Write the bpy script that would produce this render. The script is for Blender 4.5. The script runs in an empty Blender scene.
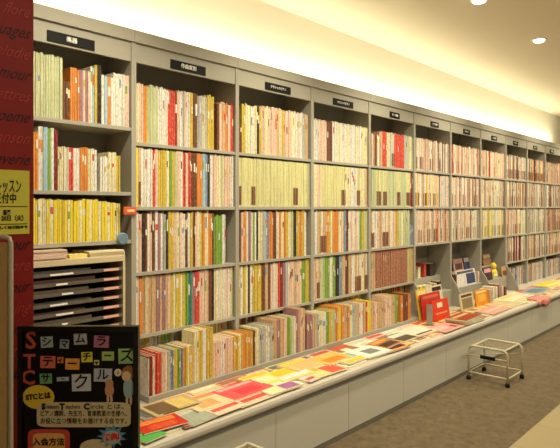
import bpy, math, random
from mathutils import Matrix, Vector
R = random.Random(7)
C = bpy.context.scene.collection
TH = math.radians(42.36)
CT, ST = math.cos(TH), math.sin(TH)
F, VX, HY, D, H = 560.0, 790.8, 206.8, 2.741, 1.5

# ---------- measuring helpers ----------
def px2x(px, y=0.0):                 # X on the vertical plane at depth y
    d = D + y
    return F*d/(CT*CT)/(VX-px) - d*ST/CT
def at(px, py, z):                   # point on the horizontal plane at height z
    dep = F*(H-z)/(py-HY); lat = (px-280)/F*dep
    return dep*CT+lat*ST, -D+dep*ST-lat*CT
def proj(x, y, z):
    dep = x*CT+(y+D)*ST; lat = x*ST-(y+D)*CT
    return 280+F*lat/dep, HY-F*(z-H)/dep, dep

# ---------- materials ----------
def srgb(c):
    return tuple(((v/255)/12.92 if v/255 <= .04045 else ((v/255+.055)/1.055)**2.4) for v in c)
MATS = {}
def mat(name, col, rough=.6, metal=0, noise=.08, scale=20, emit=None, spec=.3, bump=0, coat=0):
    if name in MATS: return MATS[name]
    m = bpy.data.materials.new(name); m.use_nodes = True
    nt = m.node_tree; b = nt.nodes['Principled BSDF']
    b.inputs['Roughness'].default_value = rough; b.inputs['Metallic'].default_value = metal
    b.inputs['Specular IOR Level'].default_value = spec; b.inputs['Coat Weight'].default_value = coat
    c = srgb(col)
    tc = nt.nodes.new('ShaderNodeTexCoord'); n = nt.nodes.new('ShaderNodeTexNoise')
    n.inputs['Scale'].default_value = scale; n.inputs['Detail'].default_value = 4
    nt.links.new(tc.outputs['Object'], n.inputs['Vector'])
    mx = nt.nodes.new('ShaderNodeMix'); mx.data_type = 'RGBA'
    mx.inputs[6].default_value = tuple(v*(1-noise) for v in c)+(1,)
    mx.inputs[7].default_value = tuple(min(1, v*(1+noise)) for v in c)+(1,)
    nt.links.new(n.outputs['Fac'], mx.inputs[0]); nt.links.new(mx.outputs[2], b.inputs['Base Color'])
    if bump:
        bp = nt.nodes.new('ShaderNodeBump'); bp.inputs['Strength'].default_value = bump
        nt.links.new(n.outputs['Fac'], bp.inputs['Height']); nt.links.new(bp.outputs[0], b.inputs['Normal'])
    if emit:
        b.inputs['Emission Color'].default_value = srgb(emit[0])+(1,); b.inputs['Emission Strength'].default_value = emit[1]
    MATS[name] = m; return m

def book_mat(name, col, ink, amount=.5):
    """printed paper cover: base colour with fine, irregular printed marks laid out in the cover's own UVs (metres)"""
    if name in MATS: return MATS[name]
    m = bpy.data.materials.new(name); m.use_nodes = True
    nt = m.node_tree; b = nt.nodes['Principled BSDF']
    b.inputs['Roughness'].default_value = .45; b.inputs['Specular IOR Level'].default_value = .2
    uv = nt.nodes.new('ShaderNodeUVMap'); uv.uv_map = 'UVMap'
    mp = nt.nodes.new('ShaderNodeMapping'); mp.inputs['Scale'].default_value = (190, 45, 1)
    n1 = nt.nodes.new('ShaderNodeTexNoise'); n1.inputs['Scale'].default_value = 1; n1.inputs['Detail'].default_value = 2
    r1 = nt.nodes.new('ShaderNodeValToRGB')
    r1.color_ramp.elements[0].position = .48; r1.color_ramp.elements[1].position = .72
    r1.color_ramp.elements[0].color = (0, 0, 0, 1); r1.color_ramp.elements[1].color = (amount,)*3+(1,)
    nt.links.new(uv.outputs[0], mp.inputs[0]); nt.links.new(mp.outputs[0], n1.inputs['Vector']); nt.links.new(n1.outputs['Fac'], r1.inputs[0])
    mp2 = nt.nodes.new('ShaderNodeMapping'); mp2.inputs['Scale'].default_value = (90, 7, 1)
    n2 = nt.nodes.new('ShaderNodeTexNoise'); n2.inputs['Scale'].default_value = 1
    nt.links.new(uv.outputs[0], mp2.inputs[0]); nt.links.new(mp2.outputs[0], n2.inputs['Vector'])
    c = srgb(col)
    mx0 = nt.nodes.new('ShaderNodeMix'); mx0.data_type = 'RGBA'
    mx0.inputs[6].default_value = tuple(v*.6 for v in c)+(1,); mx0.inputs[7].default_value = tuple(min(1, v*1.25) for v in c)+(1,)
    nt.links.new(n2.outputs['Fac'], mx0.inputs[0])
    mx = nt.nodes.new('ShaderNodeMix'); mx.data_type = 'RGBA'; mx.inputs[7].default_value = srgb(ink)+(1,)
    nt.links.new(r1.outputs[0], mx.inputs[0]); nt.links.new(mx0.outputs[2], mx.inputs[6]); nt.links.new(mx.outputs[2], b.inputs['Base Color'])
    MATS[name] = m; return m

PAL = {  # letter: (colour word, rgb, ink rgb, ink amount)
 'w': ('white', (240,234,222), (120,80,75), .55), 'c': ('cream', (238,226,186), (130,100,70), .5),
 'p': ('pale pink', (234,204,184), (150,70,70), .5), 'g': ('pale green', (200,204,164), (120,130,80), .4),
 'h': ('pale yellow-green', (222,218,164), (150,145,80), .4), 'y': ('ochre yellow', (212,186,84), (120,90,30), .55),
 'Y': ('bright yellow', (246,214,70), (170,130,30), .35), 'o': ('orange', (222,146,76), (150,60,20), .4),
 'r': ('red', (206,66,50), (240,200,180), .4), 'm': ('maroon', (130,40,42), (200,160,140), .3),
 'b': ('brown', (112,70,52), (190,150,120), .35), 'd': ('dark', (58,48,46), (150,140,130), .35),
 'G': ('light grey', (190,190,184), (90,90,95), .5), 'u': ('slate blue', (120,140,170), (230,230,230), .4),
 'l': ('light blue', (170,200,214), (70,90,120), .4), 'n': ('leaf green', (136,172,78), (60,90,40), .45),
 't': ('teal', (40,120,110), (200,220,200), .3), 'v': ('mauve', (168,128,136), (90,60,70), .45),
 'k': ('tan', (212,180,142), (120,80,60), .5), 'a': ('reddish brown', (158,104,84), (215,180,150), .7),
}
def bm_(l): return book_mat(PAL[l][0].replace(' ', '_')+'_cover', *PAL[l][1:])
PAGES = mat('page_paper', (240,228,196), .8, noise=.1, scale=300)
BAND = mat('brown_band_paper', (118,76,58), .5, noise=.12, scale=60)

GREY = mat('grey_laminate', (164,160,148), .45, noise=.03, scale=8)
GREYD = mat('grey_back_board', (140,137,126), .6, noise=.05, scale=6)
COUNTER = mat('pale_counter_laminate', (196,188,176), .35, noise=.03, scale=10)
DOOR = mat('greige_door_laminate', (208,204,190), .5, noise=.03, scale=5)
BLACK = mat('black_plastic', (12,11,11), .7, noise=.1)
WHITE = mat('white_print', (240,238,230), .6, noise=.02)
WALL = mat('white_wall_paint', (236,230,214), .85, noise=.02, scale=3)
CEIL = mat('ceiling_paint', (228,218,196), .9, noise=.02, scale=3)

# ---------- mesh helpers ----------
def finish(name, me, m, parent=None, loc=None):
    for k in (m if isinstance(m, (list, tuple)) else [m]): me.materials.append(k)
    o = bpy.data.objects.new(name, me); C.objects.link(o)
    if parent is not None: o.parent = parent
    if loc: o.location = loc
    return o
class MB:
    def __init__(s): s.v = []; s.f = []; s.mi = []; s.uv = []; s.smooth = []
    def face(s, idx, mi=0, uv=None, sm=False):
        s.f.append(idx); s.mi.append(mi); s.uv.append(uv or [(0, 0)]*len(idx)); s.smooth.append(sm)
    def box(s, x0, x1, y0, y1, z0, z1, mi=0, ou=0, ov=0):
        n = len(s.v)
        s.v += [(x0,y0,z0),(x1,y0,z0),(x1,y1,z0),(x0,y1,z0),(x0,y0,z1),(x1,y0,z1),(x1,y1,z1),(x0,y1,z1)]
        for q in ((0,1,5,4),(1,2,6,5),(2,3,7,6),(3,0,4,7),(4,5,6,7),(3,2,1,0)):
            uv = []
            for k in q:
                p = s.v[n+k]
                uv.append((ou+p[0]-x0+p[1]-y0, ov+p[2]-z0) if q not in ((4,5,6,7),(3,2,1,0)) else (ou+p[0]-x0, ov+p[1]-y0))
            s.face([n+k for k in q], mi, uv)
        return s
    def prism(s, poly, z0, z1, mi=0, ou=0, ov=0, axis='z'):
        """poly extruded; axis z: poly in xy; axis x: poly in (y,z); axis y: poly in (x,z)"""
        n = len(s.v); k = len(poly)
        def P(a, b, t):
            return (a, b, t) if axis == 'z' else ((t, a, b) if axis == 'x' else (a, t, b))
        s.v += [P(a, b, z0) for a, b in poly]+[P(a, b, z1) for a, b in poly]
        L = 0; acc = [0]
        for i in range(k):
            a, b = poly[i], poly[(i+1) % k]; L += math.hypot(a[0]-b[0], a[1]-b[1]); acc.append(L)
        for i in range(k):
            j = (i+1) % k
            s.face([n+i, n+j, n+k+j, n+k+i], mi, [(ou+acc[i], ov), (ou+acc[i+1], ov), (ou+acc[i+1], ov+z1-z0), (ou+acc[i], ov+z1-z0)])
        s.face([n+i for i in range(k)][::-1], mi, [(ou+poly[i][0], ov+poly[i][1]) for i in range(k)][::-1])
        s.face([n+k+i for i in range(k)], mi, [(ou+poly[i][0], ov+poly[i][1]) for i in range(k)])
        return s
    def tube(s, pts, r, seg=10, mi=0):
        pts = [Vector(p) for p in pts]; n0 = len(s.v); up = None
        for i, p in enumerate(pts):
            t = (pts[min(i+1, len(pts)-1)]-pts[max(i-1, 0)]).normalized()
            if up is None: up = t.orthogonal().normalized()
            up = (up-t*up.dot(t)).normalized(); w = t.cross(up)
            for k in range(seg):
                a = 2*math.pi*k/seg; q = p+(up*math.cos(a)+w*math.sin(a))*r; s.v.append(tuple(q))
        for i in range(len(pts)-1):
            for k in range(seg):
                a = n0+i*seg+k; b = n0+i*seg+(k+1) % seg
                s.face([a, b, b+seg, a+seg], mi, sm=True)
        s.face([n0+k for k in range(seg)][::-1], mi); s.face([n0+(len(pts)-1)*seg+k for k in range(seg)], mi)
        return s
    def lathe(s, prof, cx=0, cy=0, seg=24, mi=0):
        n0 = len(s.v)
        for r, z in prof:
            for k in range(seg):
                a = 2*math.pi*k/seg; s.v.append((cx+r*math.cos(a), cy+r*math.sin(a), z))
        for i in range(len(prof)-1):
            for k in range(seg):
                a = n0+i*seg+k; b = n0+i*seg+(k+1) % seg; s.face([a, b, b+seg, a+seg], mi, sm=True)
        s.face([n0+k for k in range(seg)][::-1], mi); s.face([n0+(len(prof)-1)*seg+k for k in range(seg)], mi)
        return s
    def mesh(s, name):
        me = bpy.data.meshes.new(name); me.from_pydata(s.v, [], s.f)
        me.polygons.foreach_set('material_index', s.mi); me.polygons.foreach_set('use_smooth', s.smooth)
        l = me.uv_layers.new(name='UVMap'); fl = [c for u in s.uv for p in u for c in p]
        l.data.foreach_set('uv', fl); me.update(); return me
    def build(s, name, m, parent=None, loc=None, bevel=0):
        o = finish(name, s.mesh(name), m, parent, loc)
        if bevel:
            b = o.modifiers.new('bevel', 'BEVEL'); b.width = bevel; b.segments = 2; b.limit_method = 'ANGLE'
        return o
def box(name, m, parent, x0, x1, y0, y1, z0, z1, bevel=0, loc=None):
    return MB().box(x0, x1, y0, y1, z0, z1).build(name, m, parent, loc, bevel)
def tag(o, label=None, cat=None, group=None, kind=None):
    if label: o['label'] = label
    if cat: o['category'] = cat
    if group: o['group'] = group
    if kind: o['kind'] = kind
    return o
def empty(name, loc, label, cat, group=None, rz=0, kind=None):
    o = bpy.data.objects.new(name, None); C.objects.link(o); o.location = loc; o.rotation_euler = (0, 0, rz); o.empty_display_size = .05
    return tag(o, label, cat, group, kind)
def text(name, body, size, m, parent, x, y, z, align='CENTER', shear=0, depth=.0006, rz=0, flat=False, bold=0, rot=0, xs=1):
    """lettering as a thin mesh; upright text faces local -Y, flat text faces up"""
    cu = bpy.data.curves.new(name, 'FONT'); cu.body = body; cu.size = size; cu.align_x = align; cu.align_y = 'CENTER'
    cu.shear = shear; cu.extrude = depth; cu.offset = bold; cu.resolution_u = 2
    t = bpy.data.objects.new('tmp', cu); C.objects.link(t)
    dg = bpy.context.evaluated_depsgraph_get(); me = bpy.data.meshes.new_from_object(t.evaluated_get(dg))
    bpy.data.objects.remove(t)
    M = Matrix.Translation((x, y, z)) @ Matrix.Rotation(rz, 4, 'Z')
    if not flat: M = M @ Matrix.Rotation(math.pi/2, 4, 'X')
    M = M @ Matrix.Rotation(rot, 4, 'Z') @ Matrix.Diagonal((xs, 1, 1, 1))
    me.transform(M); me.materials.clear()
    return finish(name, me, m, parent)

# ---------- the setting ----------
XL, XR, YF, ZC, YW = -1.6, 11.0, -4.6, 3.1, .30
def struct(name, o): o.name = name; o['kind'] = 'structure'; return o
# floor: brown speckled sheet up to the counter, pale tiles further out
def floor_mat():
    m = bpy.data.materials.new('shop_floor'); m.use_nodes = True; nt = m.node_tree; b = nt.nodes['Principled BSDF']
    tc = nt.nodes.new('ShaderNodeTexCoord'); sp = nt.nodes.new('ShaderNodeSeparateXYZ'); nt.links.new(tc.outputs['Object'], sp.inputs[0])
    lt = nt.nodes.new('ShaderNodeMath'); lt.operation = 'LESS_THAN'; lt.inputs[1].default_value = -1.445; nt.links.new(sp.outputs['Y'], lt.inputs[0])
    n = nt.nodes.new('ShaderNodeTexNoise'); n.inputs['Scale'].default_value = 14; n.inputs['Detail'].default_value = 8; n.inputs['Roughness'].default_value = .75
    nt.links.new(tc.outputs['Object'], n.inputs['Vector'])
    rp = nt.nodes.new('ShaderNodeValToRGB'); e = rp.color_ramp.elements
    e[0].position = .35; e[0].color = srgb((84,72,54))+(1,); e[1].position = .68; e[1].color = srgb((122,106,82))+(1,)
    nt.links.new(n.outputs['Fac'], rp.inputs[0])
    br = nt.nodes.new('ShaderNodeTexBrick'); br.offset = 0; br.inputs['Scale'].default_value = 1; br.inputs['Brick Width'].default_value = .45; br.inputs['Row Height'].default_value = .45
    br.inputs['Color1'].default_value = srgb((170,156,122))+(1,); br.inputs['Color2'].default_value = srgb((166,152,118))+(1,); br.inputs['Mortar'].default_value = srgb((150,136,104))+(1,)
    br.inputs['Mortar Size'].default_value = .003; nt.links.new(tc.outputs['Object'], br.inputs['Vector'])
    mx = nt.nodes.new('ShaderNodeMix'); mx.data_type = 'RGBA'; nt.links.new(lt.outputs[0], mx.inputs[0])
    nt.links.new(rp.outputs[0], mx.inputs[6]); nt.links.new(br.outputs['Color'], mx.inputs[7]); nt.links.new(mx.outputs[2], b.inputs['Base Color'])
    b.inputs['Roughness'].default_value = .5; b.inputs['Specular IOR Level'].default_value = .25
    return m
struct('floor', box('floor', floor_mat(), None, XL, XR, YF, YW+.1, -.1, 0))
struct('ceiling', box('ceiling', CEIL, None, XL, XR, YF, YW+.1, ZC, ZC+.1))
struct('wall_back', box('wall_back', WALL, None, XL, XR, YW, YW+.1, 0, ZC))
struct('wall_right', box('wall_right', WALL, None, XR, XR+.1, YF, YW+.1, 0, ZC))
struct('wall_left', box('wall_left', WALL, None, XL-.1, XL, YF, YW+.1, 0, ZC))

# ---------- bookcases ----------
ORD = ['first','second','third','fourth','fifth','sixth','seventh','eighth','ninth','tenth','eleventh','twelfth','thirteenth','fourteenth','fifteenth','sixteenth','seventeenth','eighteenth','nineteenth','twentieth']
TENS = {2:'twenty',3:'thirty',4:'forty',5:'fifty',6:'sixty',7:'seventy'}
def ordw(n):
    if n <= 20: return ORD[n-1]
    t, u = divmod(n, 10)
    return TENS[t]+'-'+ORD[u-1] if u else TENS[t][:-1]+'ieth'
NB = 12; BW = .8; XA = .982
S1, S2, S3, S4 = 1.868, 1.5, 1.125, .765
ZT = 2.5; ZF = 2.32
SHELVES = {0: [1.947, 1.583, 1.314]}
for i in range(1, NB): SHELVES[i] = [S1, S2, S3] if i in (5, 6, 7) else [S1, S2, S3, S4]
SIGNS = {0: '楽器', 1: '作曲家別', 2: 'クラシックピアノ', 3: 'クラシックピアノ', 4: 'ピアノ曲集', 5: 'ピアノ連弾', 6: 'ポピュラー', 7: 'ピアノ教本', 8: 'ギター', 9: 'バンド', 10: '弦楽器', 11: '管楽器'}
SPX = {0:(47.6,95),1:(171,206),2:(265.6,291),3:(333.5,353.5),4:(387,403),5:(429,441),6:(462,472),7:(490,499),8:(512,520),9:(532,539),10:(549,555)}
SIGNW = {0:'two characters',1:'four characters'}
for i in range(NB):
    x0 = XA+BW*i
    bc = empty('bookcase', (x0, 0, .42), 'tall grey open-front bookcase, %s bay from the red pillar, on the long counter' % ordw(i+1), 'bookcase', 'bookcases along the wall')
    dz = -.42
    for sx in (0, 1):
        a = .0005 if sx == 0 else BW-.0155
        b = box('side_panel', GREY, bc, a, a+.015, 0, .285, 0, 2.43+dz, .001)
    box('back_panel', GREYD, bc, .0155, BW-.0155, .272, .285, .0, 2.43+dz)
    for z in SHELVES[i]:
        box('shelf', GREY, bc, .0158, BW-.0158, .004, .2715, z-.02+dz, z+dz, .001)
    box('header_panel', GREY, bc, .0158, BW-.0158, .006, .022, ZF+dz, 2.43+dz, .001)
    box('top_board', GREY, bc, .0005, BW-.0005, -.008, .285, 2.4302+dz, ZT+dz, .002)
    # category sign on the header
    if i in SPX:
        a = px2x(SPX[i][0])-x0; b = px2x(SPX[i][1])-x0
    else: a, b = .33, .5
    w_ = b-a if i < 4 else .175
    c_ = (a+b)/2; a, b = c_-w_/2, c_+w_/2
    zc = 2.358+dz
    sg = box('category_sign', BLACK, bc, a, b, .0, .0058, zc-.027, zc+.027, .001); sg['label'] = 'black category sign with white lettering'
    s = SIGNS[i]; text('sign_lettering', s, min(.03, w_*.62/len(s)), WHITE, sg, c_, -.0008, zc, depth=.0005, bold=.0004)
    # flared side brackets at the foot
    if 5 <= i <= 8:
        pol = [(-.001, .0), (-.001, S4-.02+dz), (-.02, S4-.05+dz), (-.06, .24), (-.115, .13), (-.15, .06), (-.165, .0)]
        MB().prism([(p[0], p[1]) for p in pol][::-1], -.009, .009, axis='x').build('side_bracket', GREY, bc, bevel=.001)
    if i in (1, 2, 3, 4):
        box('step_shelf', GREY, bc, .0005, BW-.0005 if i < 4 else BW-.012, -.145, -.009, .0005, .035, .002)
        box('step_shelf', GREY, bc, .017, BW-.017, .062, .271, .0005, .08, .002)
    if i in (5, 6, 7):
        box('step_shelf', GREY, bc, .017, BW-.017, -.02, .12, .0005, .18, .002)
        box('step_shelf', GREY, bc, .017, BW-.017, .121, .271, .0005, .33, .002)

# ---------- books ----------
BOOKS = []   # dicts: x, y, z, t, d, h, l, band, row key, lean
def add_book(key, x, t, y, z, h, d, l, band=False, lean=0):
    BOOKS.append(dict(key=key, x=x, t=t, y=y, z=z, h=h, d=d, l=l, band=band, lean=lean))
def row(key, start, spec, z, y=.012, h=.325, d=.215, jit=.012, plane=0.0, xmax=None, xmin=None):
    a = px2x(start, plane)
    if xmin: a = max(a, xmin)
    for seg in spec.split():
        e, ls = seg.split(':'); hh = h
        if '@' in ls: ls, q = ls.split('@'); hh = float(q)
        b = px2x(float(e), plane)
        if xmax: b = min(b, xmax)
        if b-a < .003: continue
        # merge so that no book is thinner than 7 mm
        n = len(ls); 
        if ls != '_':
            rep = max(1, int(round((b-a)/n/.0125))); ls = ''.join(c*rep for c in ls) if rep > 1 else ls
            n = len(ls)
            while (b-a)/n < .006 and n > 1: ls = ls[:-1]; n -= 1
            ws = [R.uniform(.75, 1.25) for _ in ls]; sw = sum(ws); x = a
            for c, w in zip(ls, ws):
                t = (b-a)*w/sw; band = c in 'BH'; cc = {'B': R.choice('wck'), 'H': 'h'}.get(c, c)
                dj = R.uniform(-jit, jit*.6)
                add_book(key, x+t/2, t-.0006, y+R.uniform(0, .006), z+.0003, hh+dj, d, cc, band)
                x += t
        a = b
def fill(key, x0, x1, letters, z, y=.012, h=.32, d=.215, jit=.018, t0=.008, t1=.0165, gap=0):
    x = x0
    while x < x1-.006:
        t = min(R.uniform(t0, t1), x1-x)
        if t < .006: break
        if R.random() < gap: x += R.uniform(.01, .04); continue
        c = R.choice(letters); band = c in 'BH'; cc = {'B': R.choice('wckp'), 'H': 'h'}.get(c, c)
        add_book(key, x+t/2, t-.0006, y+R.uniform(0, .008), z+.0003, h+R.uniform(-jit, jit*.5), d, cc, band); x += t
def lim(i): return dict(xmin=XA+BW*i+.018, xmax=XA+BW*(i+1)-.018)
# first bay
row((0,0), 8, "64.3:ggggggg@.318 72:b@.2 81:oo@.275 87:vp@.275 92:vp@.27 96:wl@.3 103:yd@.315 115:wlow@.265 131:wwwp@.29", 1.947, jit=.006, **lim(0))
row((0,1), 8, "30:yoyw@.29 40:yo@.285 49.5:wl@.32 56:nw@.315 59.4:m@.31 70:ccw@.225 75:r@.225 81.6:ww@.22 89.7:oo@.23 98.5:cw@.225 101.7:_ 109.7:ww@.19 117.8:cc@.215 122:y@.2", 1.583, jit=.005, **lim(0))
row((0,2), 8, "30:YcYY@.225 48:YYcc@.225 66:YcYYy@.225 84:YcYYYc@.22 100:YYcYY@.225 112:cYYc@.215 120:Yc@.21 122:y@.2", 1.314, jit=.006, **lim(0))
# second bay
k = lim(1)
row((1,0), 136, "143.4:cp 146.8:po 150:oy 160:ggg 166:ww 177:wrr 179:m 191.5:pwGpw 195:y 199:bb 209:GGcG 216:yy@.35 218.5:_ 235:bpkopr@.315", S1, h=.338, **k)
row((1,1), 136, "142.3:YB 154.6:wwww 160:rp 164.6:yy 171:yc 179:nyg 184.7:pw 192.5:rpr 198.6:bb 204.4:oo 212:lud 219:wpp 225:cg 235:pppw", S2, h=.338, jit=.008, **k)
row((1,2), 136, "146.8:wpd 151:bw 156.8:pb 164.6:wvw 170:Gd 187:yypcpw 197:bwyb 207:pcyo 216:cob 227:nnw@.32", S3, h=.343, jit=.012, **k)
row((1,3), 136, "141:wp 144.5:o 155.7:kckk 172.5:kvkvkp 187:ycyycy 193.6:nt 197:v 209:rpp 216:kbd 234:cwcwpwc", S4, h=.331, jit=.007, **k)
# third bay
k = lim(2)
row((2,0), 238, "243.4:bb@.2 255.6:yccw@.335 263.5:cdy 275.7:pcpp 288:pkcyp 301.4:ppcwp 309.5:wGk", S1, h=.345, **k)
row((2,1), 238, "243.4:H 253:hhhh 257:H 294.7:hhhhhhhhhhhh 299.6:H 311:hhhhg", S2, h=.335, jit=.003, **k)
row((2,2), 238, "243:db 248:po 254.5:wvw 260:nwd 271:cGu 278:ob 290:wocoy 303.7:cgdyo 308:yw", S3, h=.343, **k)
row((2,3), 238, "242:py 250:wyc 254.5:dw 263.5:yyy 272.4:bkb 280:pwp 284.7:rm 303.7:vGppkpp 311:ny", S4, h=.331, jit=.007, **k)
# fourth bay
k = lim(3)
row((3,0), 315, "322.6:wwp@.32 331.6:ppb@.32 336:bw 370:wcwwcwwcwcc", S1, h=.325, **k)
row((3,1), 315, "323:cp 343:hhhhhh 347:H 358.5:ccww 361.7:H 372:cck", S2, h=.335, jit=.003, **k)
row((3,2), 315, "319:Gw 328:kBB 336.7:oyco 343.4:oc 348:pu 352:bw 361:pwpw 372:nyg", S3, h=.343, **k)
row((3,3), 315, "321.5:pB 329:ggn 337:nwn 344:du 350:kb 369:kwBBcB", S4, h=.331, jit=.007, **k)
# fifth bay
k = lim(4)
row((4,0), 373, "376:pk@.28 381:bw@.28 384:k 388.5:r 396:cGB 405.5:rrr 409:G 415:gcg", S1, h=.32, **k)
row((4,1), 373, "378:gg 382.5:H 384.7:g 388.5:H 398.8:ggg 401.9:H 408:gg 416:HHm", S2, h=.333, jit=.003, **k)
row((4,2), 373, "376:B 384:wpk 390:BB 394:kw 400:py 411:gcgg 416:u@.2", S3, h=.34, **k)
row((4,3), 373, "376.5:kk 409:aaaaaaaaaaa 416:gyk", S4, h=.33, jit=.001, **k)
# the bays further along
FAR = {5: ["pwpBmwpBkpwbp", "pwBYpwwBpcB", "pwBpkrpBwpk"], 6: ["gpwrBpcw", "cpwBwcpm", "pBpwcGGp"], 7: ["ppcpwcpr", "ccpwwcwp", "YYhBBhcw"],
       8: ["bpdBBbw", "wckBdpk", "kcwGBwrc", "wmmBdcw"], 9: ["obBbdk", "GwkBdwk", "dwGcBk", "kGwBwbk"], 10: ["kppvbk", "bwdbwp", "vpkbka", "kpcbBk"], 11: ["kpwcv", "wpcbk", "opckb", "kpcbw"]}
for i, rows in FAR.items():
    rows = [q+'Bb' if n else q+'B' for n, q in enumerate(rows)]
    for j, ls in enumerate(rows):
        zs = SHELVES[i][j]
        fill((i, j), XA+BW*i+.018, XA+BW*(i+1)-.018-R.choice([0, 0, .02]), ls, zs, h=.32 if j == 0 else (.342 if j == 2 else .334), gap=.01)
    if i >= 8:
        fill((i, 4), XA+BW*i+.018, XA+BW*(i+1)-.018, 'bkpwGud', .421, y=.03, h=.26)
# bottom row, front tier (stands on the low step that runs in front of the uprights)
YS, ZS = -.135, .4553
for i, st, spec in (
  (1, 128, "132:wck@0.207 140:cw@0.207 149.6:www@0.212 158.6:mpr@0.217 168.4:rpp@0.227 183.6:Guynu@0.227 195:oycyk@0.227 214:cywyy@0.307 224.6:ppw@0.217 234:pp@0.222"),
  (2, 234, "245:yoycyo@0.222 255.7:oyoyb@0.227 273.6:cGGwG@0.237 287.9:kvkp@0.267 296.8:ngw@0.262 305.7:vkpk@0.307 307.5:_"),
  (3, 307.5, "316:vvk@0.247 326.8:Gcw@0.247 335.7:nyg@0.247 344.6:oYo@0.262 366:kocGkwk@0.252 371.5:rYY@0.252"),
  (4, 371.5, "378:kp@0.232 385.7:kk@0.222 392:pp@0.257 398:kn@0.257 401:_ 411:obbo@0.237")):
    row((i, 4), st, spec, ZS, y=YS, d=.122, plane=YS, jit=.006, xmin=1.787)
for b in BOOKS:
    if b['key'][1] == 4 and 1 <= b['key'][0] <= 4 and abs((b['x']-XA+BW/2) % BW-BW/2) > .03 and b['h'] < .275: b['d'] = .18
# bottom row, back tier
for i, ls in ((1, 'ngyckyw'), (2, 'nygkprb'), (3, 'nykGcp'), (4, 'mrkpno')):
    fill((i, 5), XA+BW*i+.02, XA+BW*(i+1)-.02, ls, .5003, y=.07, h=.236, d=.19, jit=.02, gap=.03)

# which ones show largest
for b in BOOKS:
    ax, ay, dep = proj(b['x'], b['y'], b['z']+b['h']/2)
    b['px'] = ax; vis = -5 < ax < 565 and ax > 31
    b['score'] = (b['t']*b['h']/dep**2) if vis else -1
    if b['key'][1] == 5: b['score'] *= .12
order = sorted(BOOKS, key=lambda b: -b['score'])
ind = set(id(b) for b in order[:300])
rows_ = {}
for b in BOOKS: rows_.setdefault(b['key'], []).append(b)
for k_, l_ in rows_.items():
    l_.sort(key=lambda b: b['x']); n = 0
    for b in l_:
        if b['px'] > 31: n += 1
        b['n'] = n
def cover_poly(t, d):
    c, b = .0007, min(.002, t*.25)
    return [(-t/2, d), (-t/2, b), (-t/2+b, 0), (t/2-b, 0), (t/2, b), (t/2, d), (t/2-c, d), (t/2-c, .0022), (-t/2+c, .0022), (-t/2+c, d)]
rest = MB(); letters = list(PAL); slots = {l: n for n, l in enumerate(letters)}
PG, BD = len(letters), len(letters)+1
def shelfword(k):
    i, j = k
    if i == 0: return ['top shelf', 'second shelf', 'third shelf'][j]
    return ['top shelf', 'second shelf', 'third shelf', 'fourth shelf', 'low front step', 'row behind the front step'][j]
for b in BOOKS:
    t, d, h = b['t'], b['d'], b['h']
    if id(b) in ind:
        m = MB().prism(cover_poly(t, d), 0, h, ou=R.uniform(0, 50), ov=R.uniform(0, 50))
        th = 'slim' if t < .0115 else ('thick' if t > .018 else 'medium')
        if h < .25: th = 'short '+th if th != 'medium' else 'short'
        cw = PAL[b['l']][0]
        lab = '%s %s book, %s on %s, %s bay from red pillar' % (th, cw, ordw(b['n']), shelfword(b['key']), ordw(b['key'][0]+1))
        o = m.build('book', bm_(b['l']), None, (b['x'], b['y'], b['z']))
        tag(o, lab, 'book', 'books on the %s of the %s bay' % (shelfword(b['key']), ordw(b['key'][0]+1)))
        box('pages', PAGES, o, -t/2+.0008, t/2-.0008, .0024, d-.003, .0015, h-.0025)
        if b['band']:
            s = box('spine_band', BAND, o, -t/2+.0004, t/2-.0004, -.0006, -.0001, .012, h*.42); s['label'] = 'brown band on the lower spine'
        elif R.random() < (.3 if b['l'] not in 'hga' else .03):
            lc = R.choice('wcw' if b['l'] in 'rmbdotuanyvY' else 'rbovynuw'); z0 = h*R.uniform(.55, .75); z1 = z0+h*R.uniform(.08, .22)
            s = MB().box(-t/2*.8, t/2*.8, -.0006, -.0001, z0, z1, ou=R.uniform(0, 9), ov=R.uniform(0, 9)).build('spine_title', bm_(lc), o)
            s['label'] = '%s title panel' % PAL[lc][0]
    else:
        n0 = len(rest.v); ov = R.uniform(0, 50)
        rest.prism(cover_poly(t, d), 0, h, slots[b['l']], ou=R.uniform(0, 50), ov=ov)
        rest.box(-t/2+.0008, t/2-.0008, .0024, d-.003, .0015, h-.0025, PG)
        if b['band']: rest.box(-t/2+.0004, t/2-.0004, -.0006, -.0001, .012, h*.42, BD)
        elif R.random() < (.25 if b['l'] not in 'hga' else .03):
            lc = R.choice('wcw' if b['l'] in 'rmbdotuanyvY' else 'rbovynuw'); z0 = h*R.uniform(.5, .75)
            rest.box(-t/2*.8, t/2*.8, -.0006, -.0001, z0, z0+h*.15, slots[lc])
        for q in range(n0, len(rest.v)):
            p = rest.v[q]; rest.v[q] = (p[0]+b['x'], p[1]+b['y'], p[2]+b['z'])
tag(rest.build('books', [bm_(l) for l in letters]+[PAGES, BAND]), 'smaller-looking books filling the farther shelves towards the right end of the wall', 'books', kind='stuff')

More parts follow.
